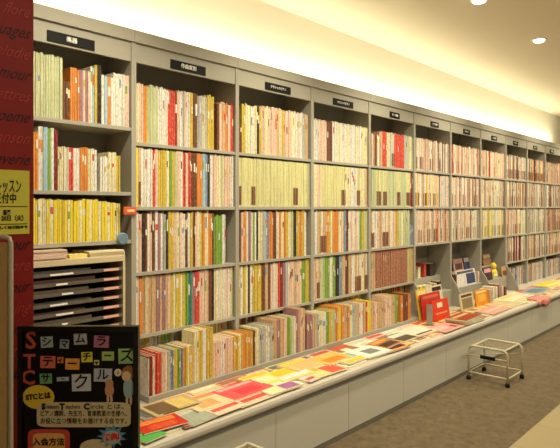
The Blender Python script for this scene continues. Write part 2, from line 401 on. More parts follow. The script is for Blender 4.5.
# ---------- counter and base cabinets ----------
pol = [(.29, .375), (.29, .4195), (-.594, .4195), (-.606, .415), (-.612, .4), (-.612, .385), (-.606, .375)]
tag(MB().prism(pol, XA-.7, 10.6, axis='x').build('counter_top', COUNTER), 'long pale counter top with rounded front edge below the bookcases', 'counter')
xs0 = 2.316; CW = .7035; n = 0
for kx in range(-3, 12):
    x0 = xs0+CW*kx
    if x0 < XA-.75 or x0+CW > 10.7: continue
    n += 1; vis = x0 > 1.0
    cab = empty('base_cabinet', (x0, -.6, 0), 'greige flush-door base cabinet under the counter, %s along from the red pillar' % ordw(n), 'cabinet', 'base cabinets under the counter')
    box('body', GREYD, cab, .001, CW-.001, .02, .85, .03, .3745)
    box('door', DOOR, cab, .002, CW-.002, .002, .0195, .034, .338, .0015)
    box('top_rail', GREYD, cab, .001, CW-.001, .016, .0195, .342, .3745, .001)  # darker than the doors: the nosing's gap shadow is partly put into its colour
    box('plinth', GREYD, cab, .001, CW-.001, .012, .6, 0, .0295)

# ---------- flat magazines on the counter ----------
ZK = .4198; NM_ = 0
def mag(px, py, w, d, col, name, label, rz=0, th=.006, art=(), z=None, grp='magazines lying on the counter', cat='magazine'):
    global NM_; NM_ += 1
    z = (ZK if z is None else z)+(NM_ % 5)*.0012
    x, y = at(px, py, z+th)
    w *= 1.08; y = min(max(y, -.585+d/2), -.152-d/2)
    o = MB().box(-w/2, w/2, -d/2, d/2, 0, th, 0, R.uniform(0, 9), R.uniform(0, 9)).build(name, [book_mat('cover_%d_%d_%d' % col, col, tuple(int(c*.55) for c in col), .35), PAGES], None, (x, y, z))
    o.rotation_euler = (0, 0, rz); tag(o, label, cat, grp)
    me = o.data
    for p in me.polygons:
        if abs(p.normal.z) < .5: p.material_index = 1
    for (nm, u0, u1, v0, v1, c) in art:
        s = MB().box(-w/2+u0*w, -w/2+u1*w, -d/2+v0*d, -d/2+v1*d, th+.0001, th+.0006, 0, R.uniform(0, 9), R.uniform(0, 9)).build(nm, book_mat('art_%d_%d_%d' % c, c, tuple(int(q*.6) for q in c), .45), o)
    return o
RED, PK, CRM, WHT, YEL, ORG, GRN, DRK, GRY, PUR, BLU = (206,52,40),(232,150,150),(240,224,180),(240,236,226),(244,216,90),(232,140,70),(90,180,90),(60,50,46),(170,180,176),(176,110,170),(120,160,190)
ZB = ZK
COLW = {(236,196,190):'pale pink', (244,226,150):'pale yellow', (240,232,214):'off-white', (232,150,140):'salmon', (200,206,190):'grey-green', (240,200,130):'apricot', (170,120,90):'brown', (120,116,108):'dark grey', (206,90,70):'brick red'}
cl = list(COLW)
for rw, (yc, dd) in enumerate(((-.252, .2), (-.462, .19))):
    x = 1.3 if rw == 0 else 1.25; n = 0; last = None
    while x < 9.6:
        w_ = R.uniform(.19, .25); n += 1
        c_ = R.choice([q for q in cl[:7 if x < 4.5 else 9] if q != last]); last = c_
        c2 = R.choice([q for q in cl if q != c_]); c3 = R.choice([q for q in cl if q != c_])
        o = MB().box(-w_/2, w_/2, -dd/2, dd/2, 0, .0075, 0, R.uniform(0, 9), R.uniform(0, 9)).build('magazine', [book_mat('cover_%d_%d_%d' % c_, c_, tuple(int(q*.55) for q in c_), .45), PAGES], None, (x+w_/2, yc, ZK))
        for p in o.data.polygons:
            if abs(p.normal.z) < .5: p.material_index = 1
        o.rotation_euler = (0, 0, R.uniform(-.012, .012))
        a1 = R.uniform(.6, .75)
        for nm, u0, u1, v0, v1, cc in (('cover_title', .06, .94, a1, .93, c2), ('cover_picture', R.uniform(.08, .3), R.uniform(.6, .92), .08, a1-.12, c3)):
            MB().box(-w_/2+u0*w_, -w_/2+u1*w_, -dd/2+v0*dd, -dd/2+v1*dd, .0076, .008, 0, R.uniform(0, 9), R.uniform(0, 9)).build(nm, book_mat('art_%d_%d_%d' % cc, cc, tuple(int(q*.6) for q in cc), .5), o)
        tag(o, '%s magazine lying flat, %s from the signboard in the %s line on the counter' % (COLW[c_], ordw(n), ('rear', 'front')[rw]), 'magazine', 'magazines lying on the counter')
        x += w_+.012
ZK = .4285
mag(151, 436, .12, .13, GRN, 'booklet', 'small green booklet at the left end of the counter front', .1, art=[('cover_title', .1, .9, .65, .9, (150,215,130))])
mag(160, 423, .22, .15, RED, 'magazine', 'red and orange magazine lying beside the black signboard', -.15, art=[('cover_title', .1, .9, .6, .92, ORG), ('cover_picture', .2, .8, .12, .5, (226,90,50))], z=ZK+.007)
mag(151, 411, .18, .2, (150,150,140), 'magazine', 'grey-covered magazine behind the red and orange one', .1, art=[('cover_picture', .1, .9, .2, .7, (110,112,104))])
mag(171, 405, .27, .2, (196,176,130), 'magazine', 'tan magazine with a scattered cream and dark pattern', -.05, art=[('cover_picture', .08, .5, .12, .88, (120,96,66)), ('cover_picture', .52, .92, .2, .9, (226,200,120)), ('cover_title', .15, .9, .02, .1, (90,70,50))], th=.014)
mag(196, 415, .2, .19, (172,178,164), 'magazine', 'grey-green magazine between two cream ones near the edge', .08, art=[('cover_title', .1, .9, .75, .92, (206,206,190))])
mag(205, 424.5, .17, .045, (130,50,50), 'notice_strip', 'narrow maroon notice strip lying on the counter edge', 0, th=.003, art=[('cover_title', .06, .94, .25, .75, (196,120,104))], cat='notice', grp=None)
mag(208, 400, .26, .21, (240,214,170), 'magazine', 'cream and salmon magazine beside the tan patterned one', -.04, art=[('cover_title', .1, .9, .75, .95, (226,150,110)), ('cover_picture', .15, .6, .1, .6, (230,176,120))], th=.012)
mag(243, 389, .3, .2, (232,96,100), 'magazine', 'large pinkish-red magazine in the back row', .02, art=[('cover_title', .08, .92, .78, .95, (244,180,180)), ('cover_picture', .3, .8, .15, .6, (222,70,84))], th=.012)
mag(228, 408, .2, .15, (240,214,190), 'leaflet', 'cream leaflet with red lettering at the counter edge, nearer the signboard', .02, th=.004, art=[('cover_title', .08, .92, .3, .55, (220,100,84))], grp=None, cat='leaflet')
mag(256, 398, .3, .14, (244,206,180), 'leaflet', 'long salmon leaflet with red lettering at the counter edge', .02, th=.004, art=[('cover_title', .08, .92, .3, .6, (216,90,80))], grp=None, cat='leaflet')
mag(262, 378, .22, .2, (246,226,130), 'magazine', 'yellow magazine right beside the large pinkish-red one', -.03, art=[('cover_title', .08, .92, .78, .95, (236,196,60)), ('cover_picture', .2, .8, .12, .6, (248,236,180))], th=.014)
mag(277, 386, .24, .19, (250,236,190), 'magazine', 'pale magazine with a purple corner', -.05, art=[('cover_picture', .5, .97, .04, .5, PUR), ('cover_title', .06, .9, .78, .95, YEL)], th=.01)
mag(289, 373, .27, .2, (246,220,110), 'magazine', 'yellow and white magazine beside the purple-cornered one', -.04, art=[('cover_title', .06, .94, .1, .4, WHT), ('cover_picture', .15, .85, .5, .9, (238,200,60))], th=.012)
mag(300, 364, .24, .19, (240,190,130), 'magazine', 'peach magazine with a yellow title in the back row', .03, art=[('cover_title', .06, .94, .7, .95, (244,210,90))], th=.016)
mag(323, 370, .27, .18, (244,214,150), 'magazine', 'cream magazine with a coral red panel', -.05, art=[('cover_picture', .5, .97, .05, .8, (226,100,80)), ('cover_title', .05, .45, .6, .9, (240,170,60))])
mag(312, 377, .16, .1, (236,206,200), 'leaflet', 'small pale pink leaflet beside the coral-panelled magazine', .1, th=.004, art=[('cover_title', .1, .9, .3, .6, (200,90,80))], grp=None, cat='leaflet')
mag(330, 358, .26, .19, (236,190,96), 'magazine', 'orange-yellow magazine behind the coral-panelled one', .02, art=[('cover_picture', .15, .85, .1, .55, (230,140,60))], th=.012)
mag(349, 357, .26, .2, (210,216,180), 'magazine', 'pale green and white magazine', .03, art=[('cover_title', .05, .95, .05, .3, (220,200,60)), ('cover_picture', .3, .8, .4, .85, (160,190,180))], th=.01)
mag(369, 351, .28, .22, WHT, 'magazine', 'white magazine with a small grey picture on its cover', -.06, art=[('cover_picture', .3, .75, .25, .7, (130,136,140))], th=.01)
mag(384, 343, .24, .18, (180,110,60), 'magazine', 'rust and dark magazine stacked behind the white one', .1, art=[('cover_picture', .1, .9, .1, .5, DRK), ('cover_title', .1, .9, .65, .9, (230,160,80))], th=.016)
mag(399, 348, .24, .17, (150,56,44), 'magazine', 'dark red magazine near the counter edge past the white one', -.05, art=[('cover_picture', .3, .9, .3, .8, (70,44,40)), ('cover_title', .05, .95, .05, .2, (230,180,120))])
mag(404, 335.5, .32, .19, (90,84,74), 'magazine', 'dark magazine with a pale band in front of the brown set', .03, art=[('cover_title', .05, .95, .55, .92, (226,222,206))], th=.014)
mag(417, 331, .3, .2, (234,226,208), 'magazine', 'off-white magazine with a dark line near the red covers', -.03, art=[('cover_picture', .1, .9, .08, .2, DRK)], th=.016)
mag(451, 328, .34, .2, (226,156,150), 'magazine', 'pink magazine in front of the two red covers', .02, art=[('cover_title', .1, .6, .3, .8, (236,190,180)), ('cover_picture', .7, .85, .15, .5, (160,50,60))])
for q in range(4):
    mag(467+q*.6, 320-q*1.0, .36, .2, [(110,60,44), (206,120,60), (80,56,44), (150,80,50)][q], 'magazine', 'striped brown magazine in the pile before the cream cover, %s' % ['bottom one', 'second from bottom', 'second from top', 'topmost'][q], .03*(q-1.5), th=.011, z=ZK+.0113*q, art=[('cover_title', .06, .94, .6, .8, (226,180,110)), ('cover_picture', .06, .94, .15, .4, (170,60,40))] if q == 3 else (), grp='brown magazines piled on the counter')
mag(494, 309, .5, .2, (236,160,150), 'magazine', 'wide salmon pink magazine beyond the orange cover', .02, art=[('cover_title', .1, .9, .4, .6, (240,196,180))])
for q in range(4):
    mag(510, 303-q*1.7, .46, .2, (238,224,186), 'magazine', 'cream magazine in the neat pile beyond the salmon one, %s' % ['bottom one', 'second from bottom', 'second from top', 'topmost'][q], .02*(q-1), th=.012, z=ZK+.0123*q, art=[('cover_title', .1, .9, .6, .9, (236,200,120))] if q == 3 else (), grp='cream magazines piled on the counter')
mag(519, 300, .2, .15, (240,204,80), 'magazine', 'small yellow magazine by the far cream pile', .2)
mag(536, 290.5, .5, .24, (150,166,176), 'magazine', 'blue-grey magazine lying near the far end', .04, th=.012, art=[('cover_picture', .1, .8, .2, .8, (104,130,150))])
mag(549, 283.5, .6, .22, (240,206,70), 'magazine', 'bright yellow magazine at the far right end', -.02, th=.02, art=[('cover_title', .1, .9, .1, .4, (246,232,160))])
ZK = .4285
# pink wrapper hanging over the edge
xh, yh = at(541, 298, ZK)
x_, n_ = xh, 0
mw = MB(); pr = []
for a in range(9):
    for b in range(7):
        u = a/8*.42-.21; v = b/6
        if v < .4: y = -.6+.16*(1-v/.4)-.012; z = .4295+.004*abs(math.sin(u*30+b))
        else: y = -.6165-.006*math.sin(u*22+b*1.3)-.004; z = .4280-(v-.4)*.13-(.02*math.sin(u*18))*v
        mw.v.append((u, y, z))
for a in range(8):
    for b in range(6): mw.face([a*7+b, (a+1)*7+b, (a+1)*7+b+1, a*7+b+1], 0, [(u*.05+a*.05, b*.03) for u in (0, 1, 1, 0)], True)
w = mw.build('wrapping_sheet', book_mat('pink_wrap', (232,150,140), (190,50,60), .7), None, (xh, 0, 0))
s = w.modifiers.new('thick', 'SOLIDIFY'); s.thickness = .002; s.offset = 1
tag(w, 'crumpled pink and red printed sheet hanging over the counter edge', 'paper sheet')

# ---------- standing face-out items in the sixth to eighth bays ----------
def faceout(px0, px1, py, y, z, h, col, label, art=(), tilt=.16, th=.012, name='display_book', lean=True, cat='book', group='covers shown face-out on the counter'):
    a, b = px2x(px0, y), px2x(px1, y); w = b-a
    o = MB().box(-w/2, w/2, 0, th, 0, h, 0, R.uniform(0, 9), R.uniform(0, 9)).build(name, book_mat('face_%d_%d_%d' % col, col, tuple(int(c*.6) for c in col), .3), None, ((a+b)/2, y, z+.001))
    o.rotation_euler = (-tilt, 0, 0); tag(o, label, cat, group)
    for (nm, u0, u1, v0, v1, c) in art:
        MB().box(-w/2+u0*w, -w/2+u1*w, -.0008, -.0001, v0*h, v1*h, 0, R.uniform(0, 9), R.uniform(0, 9)).build(nm, book_mat('art_%d_%d_%d' % c, c, tuple(int(q*.7) for q in c), .4), o)
    return o
faceout(424, 443, 0, -.2, ZK, .24, (196,52,44), 'larger dull red cover standing behind the vermilion one', [('cover_title', .1, .9, .8, .92, (226,110,90))])
faceout(434.5, 450.5, 0, -.3, ZK, .19, (226,66,32), 'vermilion cover with white emblem standing on the counter', [('cover_title', .15, .85, .3, .38, (240,160,120)), ('cover_emblem', .3, .62, .62, .86, (246,226,206))])
faceout(462, 475, 0, -.26, ZK, .17, (214,200,160), 'cream picture cover standing left of the orange one', [('cover_picture', .12, .88, .1, .7, (140,126,96)), ('cover_title', .1, .9, .78, .93, (90,70,60))])
faceout(477, 489, 0, -.26, ZK, .165, (242,150,30), 'orange cover standing face-out beyond the cream one', [('cover_picture', .2, .8, .25, .7, (246,190,90)), ('cover_title', .1, .9, .8, .93, (250,220,160))])
faceout(458, 477, 0, -.015, .6, .18, (226,222,214), 'white and navy cover on the middle step of the seventh bay', [('cover_picture', .5, .95, .1, .75, (60,70,110)), ('cover_title', .05, .9, .8, .95, (90,90,110))])
faceout(455, 464, 0, .13, .75, .14, (214,170,150), 'pink-brown cover on the rear step of the seventh bay', [('cover_picture', .1, .9, .1, .6, (90,60,70))])
faceout(465, 474, 0, .13, .75, .145, (70,76,110), 'navy cover with white top on the rear step of the seventh bay', [('cover_title', .05, .95, .6, .95, (230,226,216))])
faceout(484, 492, 0, .13, .75, .15, (150,110,80), 'brown cover on the rear step of the eighth bay', [('cover_title', .1, .9, .6, .9, (220,200,170))])
faceout(485, 493, 0, -.015, .6, .16, (70,50,60), 'dark cover on the middle step of the eighth bay', [('cover_title', .1, .9, .6, .9, (220,160,170))])
faceout(503, 509.5, 0, -.015, .6, .13, (200,160,110), 'tan cover on the middle step of the eighth bay', [('cover_picture', .1, .9, .1, .6, (120,80,60))])
faceout(420.5, 430, 0, -.17, ZK, .285, (236,196,70), 'tall yellow cover leaning at the left of the sixth bay', [('cover_title', .1, .9, .8, .95, (246,230,160))])
faceout(429, 445, 0, -.1, ZK, .27, (226,214,180), 'tall cream cover with black title behind the red covers', [('cover_title', .4, .95, .8, .95, (50,46,44))])
# grey bookend
be = empty('bookend', (px2x(430.5, -.32), -.33, ZK), 'grey metal bookend standing left of the vermilion cover', 'bookend')
MT = mat('grey_steel', (170,170,170), .35, .7)
box('upright_plate', MT, be, -.035, -.031, -.03, .03, .002, .19, .001); box('base_plate', MT, be, -.035, .03, -.03, .03, 0, .002)
# black and red books lying / standing on rear step, sixth bay
def upbook(px, y, z, t, h, l, label, d=.14):
    o = MB().prism(cover_poly(t, d), 0, h, ou=R.uniform(0, 9), ov=R.uniform(0, 9)).build('book', bm_(l), None, (px2x(px, y), y, z+.0005))
    tag(o, label, 'book', 'books on the rear step'); box('pages', PAGES, o, -t/2+.0008, t/2-.0008, .0024, d-.003, .0015, h-.0025)
upbook(419.5, .13, .75, .05, .12, 'c', 'thick cream book left of the red spine, sixth bay rear step', .13)
upbook(425.5, .13, .75, .035, .15, 'r', 'red-spined book beside the black boxed book, sixth bay', .13)
upbook(433, .13, .75, .12, .135, 'd', 'wide black boxed book on the rear step of sixth bay', .13)
for q in range(6):
    upbook(491+q*3.0, -.27, ZK, .05, [.15,.17,.16,.18,.15,.14][q], 'kwcvpb'[q], '%s book, %s of the six standing on the counter beyond the orange cover' % (['Tan','White','Cream','Mauve','Pink','Brown'][q].lower(), ordw(q+1)), .13)
for px, h, l, t in ((441, .11, 'w', .04), (445.5, .13, 'k', .04)): upbook(px, .13, .75, t, h, l, {'w': 'white book right of the black boxed book, rear step', 'k': 'tan book at the right end of the sixth bay rear step'}[l], .12)
for q, (px, h, l) in enumerate(((480, .17, 'b'), (483, .16, 'd'))): pass
for q, (px, l, h, t) in enumerate(((422, 'Y', .1, .06), (427, 'c', .095, .05), (431.5, 'w', .09, .05), (436, 'k', .1, .05), (440.5, 'd', .11, .04))):
    upbook(px, .0, .6, t, h, l, '%s book, %s along the middle step of the sixth bay' % (PAL[l][0], ordw(q+1)), .1)
for q, (px, l, h, t) in enumerate(((456.5, 'b', .15, .03), (479, 'p', .13, .03))):
    upbook(px, .0 if q else -.01, .6, t, h, l, '%s book at the %s end of the seventh bay middle step' % (PAL[l][0], ['left', 'right'][q]), .1)
# little yellow figure
fx = px2x(497.5, 0)
fg = empty('toy_figure', (fx, .05, .6), 'small yellow toy figure on the middle step of the eighth bay', 'toy')
YM = mat('yellow_toy', (236,206,70), .5)
MB().lathe([(.03, 0), (.045, .01), (.048, .06), (.035, .1), (.018, .115)]).build('body', YM, fg)
MB().lathe([(.012, .112), (.03, .12), (.04, .145), (.034, .17), (.016, .186), (.003, .19)]).build('head', YM, fg)
for sx in (-1, 1): MB().tube([(sx*.035, -.01, .09), (sx*.058, -.015, .075), (sx*.066, -.02, .05)], .011).build('arm', YM, fg)
MB().lathe([(.046, .0), (.052, .002), (.05, .05), (.047, .055)]).build('skirt', mat('cream_toy', (240,230,180), .6), fg)

# ---------- first bay: sheets and the tray rack below the third shelf ----------
x0, x1 = XA+.0175, XA+BW-.0175
box('x', GREY, None, 0, 0.001, 0, 0.001, 0, 0.001) if False else None
rk = empty('tray_rack', (x0, -.06, .4205), 'tall rack of flat dark trays below the yellow books in the first bay', 'rack')
W = px2x(125.5, -.06)-x0
CREAMB = mat('beige_board', (206,190,156), .5)
box('top_board', CREAMB, rk, 0, W, 0, .32, .785, .815, .002)
box('side_panel', CREAMB, rk, 0, .014, 0, .32, 0, .7845); box('side_panel', CREAMB, rk, W-.014, W, 0, .32, 0, .7845)
TR = mat('smoked_tray', (104,96,86), .2, noise=.2, spec=.6)
TAB = mat('pink_tab', (236,180,160), .5)
PIL = [mat('tray_paper_a', (140,130,112), .7, noise=.2, scale=40), mat('tray_paper_b', (120,92,76), .7, noise=.3, scale=40), mat('tray_paper_c', (112,110,104), .6, noise=.3, scale=40)]
for q in range(15):
    z = .035+q*.05
    t = MB().box(.0145, W-.0145, .004, .3, z, z+.004).box(.0145, W-.0145, .002, .006, z, z+.018).build('tray', TR, rk)
    MB().box(.03, W-.16-R.uniform(0, .1), .02, .28, z+.0045, z+.022+R.uniform(0, .016)).build('paper_pile', PIL[q % 3], t)
    MB().box(W-.13, W-.04, -.001, .0019, z+.003, z+.015).build('label_tab', TAB, t)
    MB().box(W-.36-.03*(q%3), W-.3-.03*(q%2), -.001, .0019, z+.004, z+.013).build('label_tab', WHITE, t)
def sheets(xa, xb, ya, yb, z, th, m, label, rz=0):
    o = MB()
    n = max(2, int(th/.008))
    for q in range(n):
        e = R.uniform(-.006, .006); o.box(-(xb-xa)/2+e, (xb-xa)/2+e, -(yb-ya)/2+e, (yb-ya)/2+e, q*th/n, (q+1)*th/n-.0006)
    o = o.build('sheet_stack', m, None, ((xa+xb)/2, (ya+yb)/2, z)); o.rotation_euler = (0, 0, rz)
    return tag(o, label, 'sheet stack', 'sheets lying on the tray rack')
zt = 1.236
sheets(px2x(20), px2x(62), -.055, .18, zt, .05, mat('pinkish_sheets', (214,186,168), .7, noise=.12, scale=30), 'pinkish pile of sheet music beside the red pillar')
sheets(px2x(66), px2x(84), -.03, .18, zt, .02, mat('yellow_sheets', (232,212,130), .7), 'low pile of yellowish sheet music, middle of the rack top', .05)
sheets(px2x(88), px2x(122), -.03, .18, zt, .03, mat('cream_sheets', (232,220,190), .7), 'fanned cream sheet music at the right of the rack top', -.04)

# clip tags on the upright between first and second bay
tg = empty('shelf_tag', (px2x(131, -.02), -.014, 1.478), 'small orange-red tag clipped to the upright above the blue one', 'tag')
box('tag_plate', mat('orange_tag', (206,96,50), .5, noise=.3, scale=90), tg, -.04, .042, 0, .012, -.022, .022, .003); box('tag_stripe', mat('cream_tag', (236,200,160), .5), tg, -.02, .028, -.001, -.0001, -.006, .008)
tg = empty('shelf_tag', (px2x(124, -.02), -.014, 1.324), 'small round blue and silver tag on the first bay shelf edge', 'tag')
o = MB().lathe([(.03, 0), (.034, .002), (.034, .008), (.028, .012)], seg=10).build('tag_plate', mat('blue_tag', (110,140,170), .4, noise=.3, scale=120), tg); o.rotation_euler = (math.pi/2, 0, 0)
o.location = (0, .012, 0)
o = MB().lathe([(.012, .0121), (.012, .014)], seg=8).build('tag_stud', MT, tg); o.rotation_euler = (math.pi/2, 0, 0); o.location = (0, .012, 0)

# ---------- red pillar with notice ----------
YP = -1.2
xp = px2x(34, YP)
REDM = mat('red_banner', (130,22,18), .55, noise=.12, scale=6)
pl = empty('pillar', (xp-.4, YP+.2, 0), 'square pillar wrapped in dark red graphics with script writing', 'pillar')
box('column', REDM, pl, -.4, .4, -.2, .2, 0, ZC-.001, .002)
INKD = mat('black_script_ink', (50,14,14), .5); INKR = mat('light_red_script_ink', (164,50,42), .5)
words = ['allour', 'meaning', 'Meme', 'written', 'flowers', 'flore', 'nuages', 'melodie', 'amour', 'lettres', 'poeme', 'chanson', 'reverie', 'lumiere', 'jardin', 'silence', 'allour', 'flore']
for q, w in enumerate(words):
    text('script_writing', w+'  '+words[(q+5) % 18], .046, INKD if q % 2 else INKR, pl, .385, -.2006, 2.03-q*.0575, 'RIGHT', .6, .0004, xs=.8)
# yellow notice on the pillar
NM = mat('yellow_notice_paper', (206,196,70), .5, noise=.03)
nt_ = empty('notice', (px2x(29.5, YP-.002), YP-.002, 1.5), 'yellow-green notice with black Japanese lettering fixed to the red pillar', 'notice')
def zp(px, py, y):   # height of a picture point on the plane at depth y
    x = px2x(px, y); dep = x*CT+(y+D)*ST; return H-(py-HY)*dep/F
z1, z0 = zp(20, 170.5, YP)-1.5, zp(20, 234, YP)-1.5
NW = .26
box('sheet', NM, nt_, -NW, 0, -.001, .0019, z0, z1)
INK = mat('black_ink', (24,22,20), .6)
def ntext(s, px0, px1, py, hpx):
    xa, xb = px2x(px0, YP), px2x(px1, YP)
    zc = zp((px0+px1)/2, py, YP)-1.5; ex = px2x(29.5, YP-.004)
    o = text('lettering', s, hpx/363*1.15, INK, nt_, xb-ex, -.0018, zc, 'RIGHT', 0, .0003, bold=.0006, xs=1)
    w = max(v.co.x for v in o.data.vertices)-min(v.co.x for v in o.data.vertices)
    k = (xb-xa)/w
    for v in o.data.vertices: v.co.x = (xb-ex)+(v.co.x-(xb-ex))*k
ntext('レッスン', -4, 21, 187, 13); ntext('受付中', -6, 16, 199, 9)
ntext('楽器', 2, 10, 213, 5); ntext('8・20日（火）', -4, 26, 218.5, 5); ntext('詳しくは係員まで', -6, 27, 227.5, 2.5)
for py in (206.5, 224):
    zz = zp(15, py, YP)-1.5; box('rule_line', INK, nt_, -NW+.01, -.006, -.0018, -.0011, zz-.001, zz+.001)
# ---------- tan display panel at far left ----------
def plane_pt(px, py, dep): lat = (px-280)/F*dep; return dep*CT+lat*ST, -D+dep*ST-lat*CT, H-(py-HY)*dep/F
dep = 1.15
x, y, z = plane_pt(9, 237, dep)
tp = empty('notice_board', (x, y, 0), 'tan board in a pale metal frame standing before the red pillar', 'display board', rz=TH-math.pi/2)
TAN = mat('tan_board', (172,136,84), .6, noise=.12, scale=12)
box('board', TAN, tp, -.26, -.007, .002, .012, .2, z-.012)
fr = mat('pale_metal_frame', (176,166,144), .35, .3)
MB().tube([(-.265, .007, .19), (-.265, .007, z-.006), (-.262, .007, z-.001), (-.256, .007, z), (-.012, .007, z), (-.003, .007, z-.003), (0, .007, z-.012), (0, .007, .19)], .0052, 8).build('frame', fr, tp)
for sx in (-.265, 0): box('foot', fr, tp, sx-.012, sx+.012, -.12, .12, 0, .19 if False else .02, .003)
for sx in (-.265, 0): MB().tube([(sx, .007, .015), (sx, .007, .2)], .0052, 8).build('leg', fr, tp)

# ---------- black signboard on its stand ----------
dep = 1.45; pm = F/dep
cx, cy, _ = plane_pt(78.5, 326, dep)
sb = empty('signboard', (cx, cy, 0), 'black poster in a black frame with colourful handmade Japanese letter cards', 'signboard', rz=TH-math.pi/2)
def sx_(px): return (px-78.5)/pm
def sz_(py): return H-(py-HY)/pm
hw = (138.5-18)/2/pm; zt_ = sz_(326); zb_ = zt_-.44
BLK = mat('black_poster_paper', (12,13,12), .45, noise=.15, spec=.2)
FRM = mat('black_frame', (10,9,9), .35, spec=.3)
box('poster', BLK, sb, -hw+.012, hw-.012, .0, .008, zb_+.012, zt_-.012)
fw = .013
MB().box(-hw, hw, -.006, .012, zt_-fw, zt_).box(-hw, hw, -.006, .012, zb_, zb_+fw).box(-hw, -hw+fw, -.006, .012, zb_+fw, zt_-fw).box(hw-fw, hw, -.006, .012, zb_+fw, zt_-fw).build('frame', FRM, sb)
MB().tube([(0, .02, .02), (0, .02, zb_+.15)], .012, 12).build('pole', FRM, sb)
MB().lathe([(.15, 0), (.15, .008), (.03, .02), (.014, .03)], 0, .02, 28).build('base', FRM, sb)
def card(s, px, py, w, h, col, rot=0, tcol=(20,18,18), tsize=None, dz=0):
    m = mat('card_%d_%d_%d' % col, col, .6, noise=.05)
    a, b = w/2/pm, h/2/pm; cr, sr = math.cos(rot), math.sin(rot); X, Z = sx_(px), sz_(py)
    P = [(X+u*cr-v*sr, Z+u*sr+v*cr) for u, v in ((-a,-b),(a,-b),(a,b),(-a,b))]
    c = MB().prism(P, -.0015-dz, -.0002-dz, axis='y').build('letter_card', m, sb)
    c['label'] = 'letter card reading %s' % s
    text('card_lettering', s, (tsize or min(w, h)*.95)/pm, mat('card_ink', (20,18,18), .6), c, X, -.0019-dz, Z, depth=.0003, rot=rot, bold=.0006)
card('シ', 47, 342, 12, 11, (160,176,176), .06); card('マ', 64.5, 344, 9, 9, (150,160,176), -.05); card('ム', 80.5, 339, 13, 11, (176,180,184), 0.05); card('ラ', 101.5, 341.5, 15, 12, (180,112,140), -.04)
card('テ', 48, 362, 15, 12, (216,110,92), -.02); card('ィ', 60.5, 360, 6, 6, (216,120,70)); card('ー', 72.5, 364, 14, 11, (232,160,70), -.03)
card('チ', 87, 357, 11, 10, (226,216,70), .02); card('ャ', 96.7, 362.5, 5, 5, (216,206,110)); card('ー', 108, 356, 12, 9, (170,196,110)); card('ズ', 127, 356, 17, 15, (150,190,120), 0.02)
card('サ', 46, 378.5, 12, 10, (110,170,120), .03); card('ー', 63, 379, 12, 4, (176,184,186), .04); card('ク', 81.5, 382.5, 19, 17, (196,200,210), .02); card('ル', 103, 375, 18, 13, (184,186,206), -.02)
RL = mat('coral_letter', (190,84,66), .6)
for s, px, py, sz in (('S', 31, 341, 24), ('T', 29.5, 362, 20), ('C', 28.5, 378, 20)):
    text('initial_letter', s, sz/pm, RL, sb, sx_(px), -.001, sz_(py), depth=.0005, bold=.0012)
def blob(name, px, py, a, b, col, y0, sup=2.0, n=28, star=0, parent=sb):
    P = []
    for k in range(n):
        t = 2*math.pi*k/n; c, s = math.cos(t), math.sin(t)
        q = 1.0 if not star else (1.0 if k % 2 else star)
        P.append((sx_(px)+a/pm*q*math.copysign(abs(c)**(2/sup), c), sz_(py)+b/pm*q*math.copysign(abs(s)**(2/sup), s)))
    return MB().prism(P, -y0-.0008, -y0, axis='y').build(name, mat('poster_%d_%d_%d' % col, col, .6, noise=.05), parent)
blob('speech_bubble', 38.5, 397, 16, 12, (226,196,60), .0002)
text('bubble_lettering', 'STCとは', 7/pm, INK, sb, sx_(38.5), -.0014, sz_(396.5), depth=.0003, rot=.1, bold=.0009, xs=.95)
blob('text_bubble', 84, 414.5, 47, 12.5, (206,192,150), .0011, 8)
DK = mat('brown_black_ink', (50,36,28), .6)
for s, py, w in (('ピアノ講師、先生方、音楽教室の皆様へ、', 413.5, 86), ('お役に立つ情報をお届けする会です。', 421, 86)):
    o = text('bubble_lettering', s, 6.3/pm, DK, sb, sx_(84), -.0022, sz_(py), depth=.0003, bold=.0002)
    xs = [v.co.x for v in o.data.vertices]; kx = (w/pm)/(max(xs)-min(xs)); c0 = sx_(84); mid = (max(xs)+min(xs))/2
    for v in o.data.vertices: v.co.x = c0+(v.co.x-mid)*kx
for s, xa, xb in (('himamura', 47, 59.5), ('eachers', 66, 80.5), ('ircle とは、', 91, 124)):
    o = text('bubble_lettering', s, 6/pm, DK, sb, sx_(xa), -.0022, sz_(406.5), depth=.0003, bold=.0001)
    xs = [v.co.x for v in o.data.vertices]; kx = ((xb-xa)/pm)/(max(xs)-min(xs)); mn = min(xs)
    for v in o.data.vertices: v.co.x = sx_(xa)+(v.co.x-mn)*kx
for s, px in (('S', 44), ('T', 62.5), ('C', 87)):
    text('bubble_lettering', s, 8/pm, INK, sb, sx_(px), -.0026, sz_(406.5), depth=.0003, bold=.0012)
blob('red_badge', 49, 441, 21, 12, (196,74,58), .0003, 6); blob('badge_panel', 49, 442, 16, 9, (226,170,96), .0012, 6)
text('badge_lettering', '入会方法', 8/pm, INK, sb, sx_(49), -.0023, sz_(442), depth=.0003, bold=.0006)
blob('side_badge', 96, 447, 16, 8, (206,190,150), .0004)
blob('star_burst', 112, 436, 15, 12, (90,140,176), .0013, 2, 22, .62); blob('burst_centre', 112, 437, 9, 7, (170,180,170), .0022)
text('burst_lettering', '特典!', 7.2/pm, mat('red_ink', (214,40,30), .6), sb, sx_(112), -.0034, sz_(437), depth=.0003, rot=.12, bold=.001)
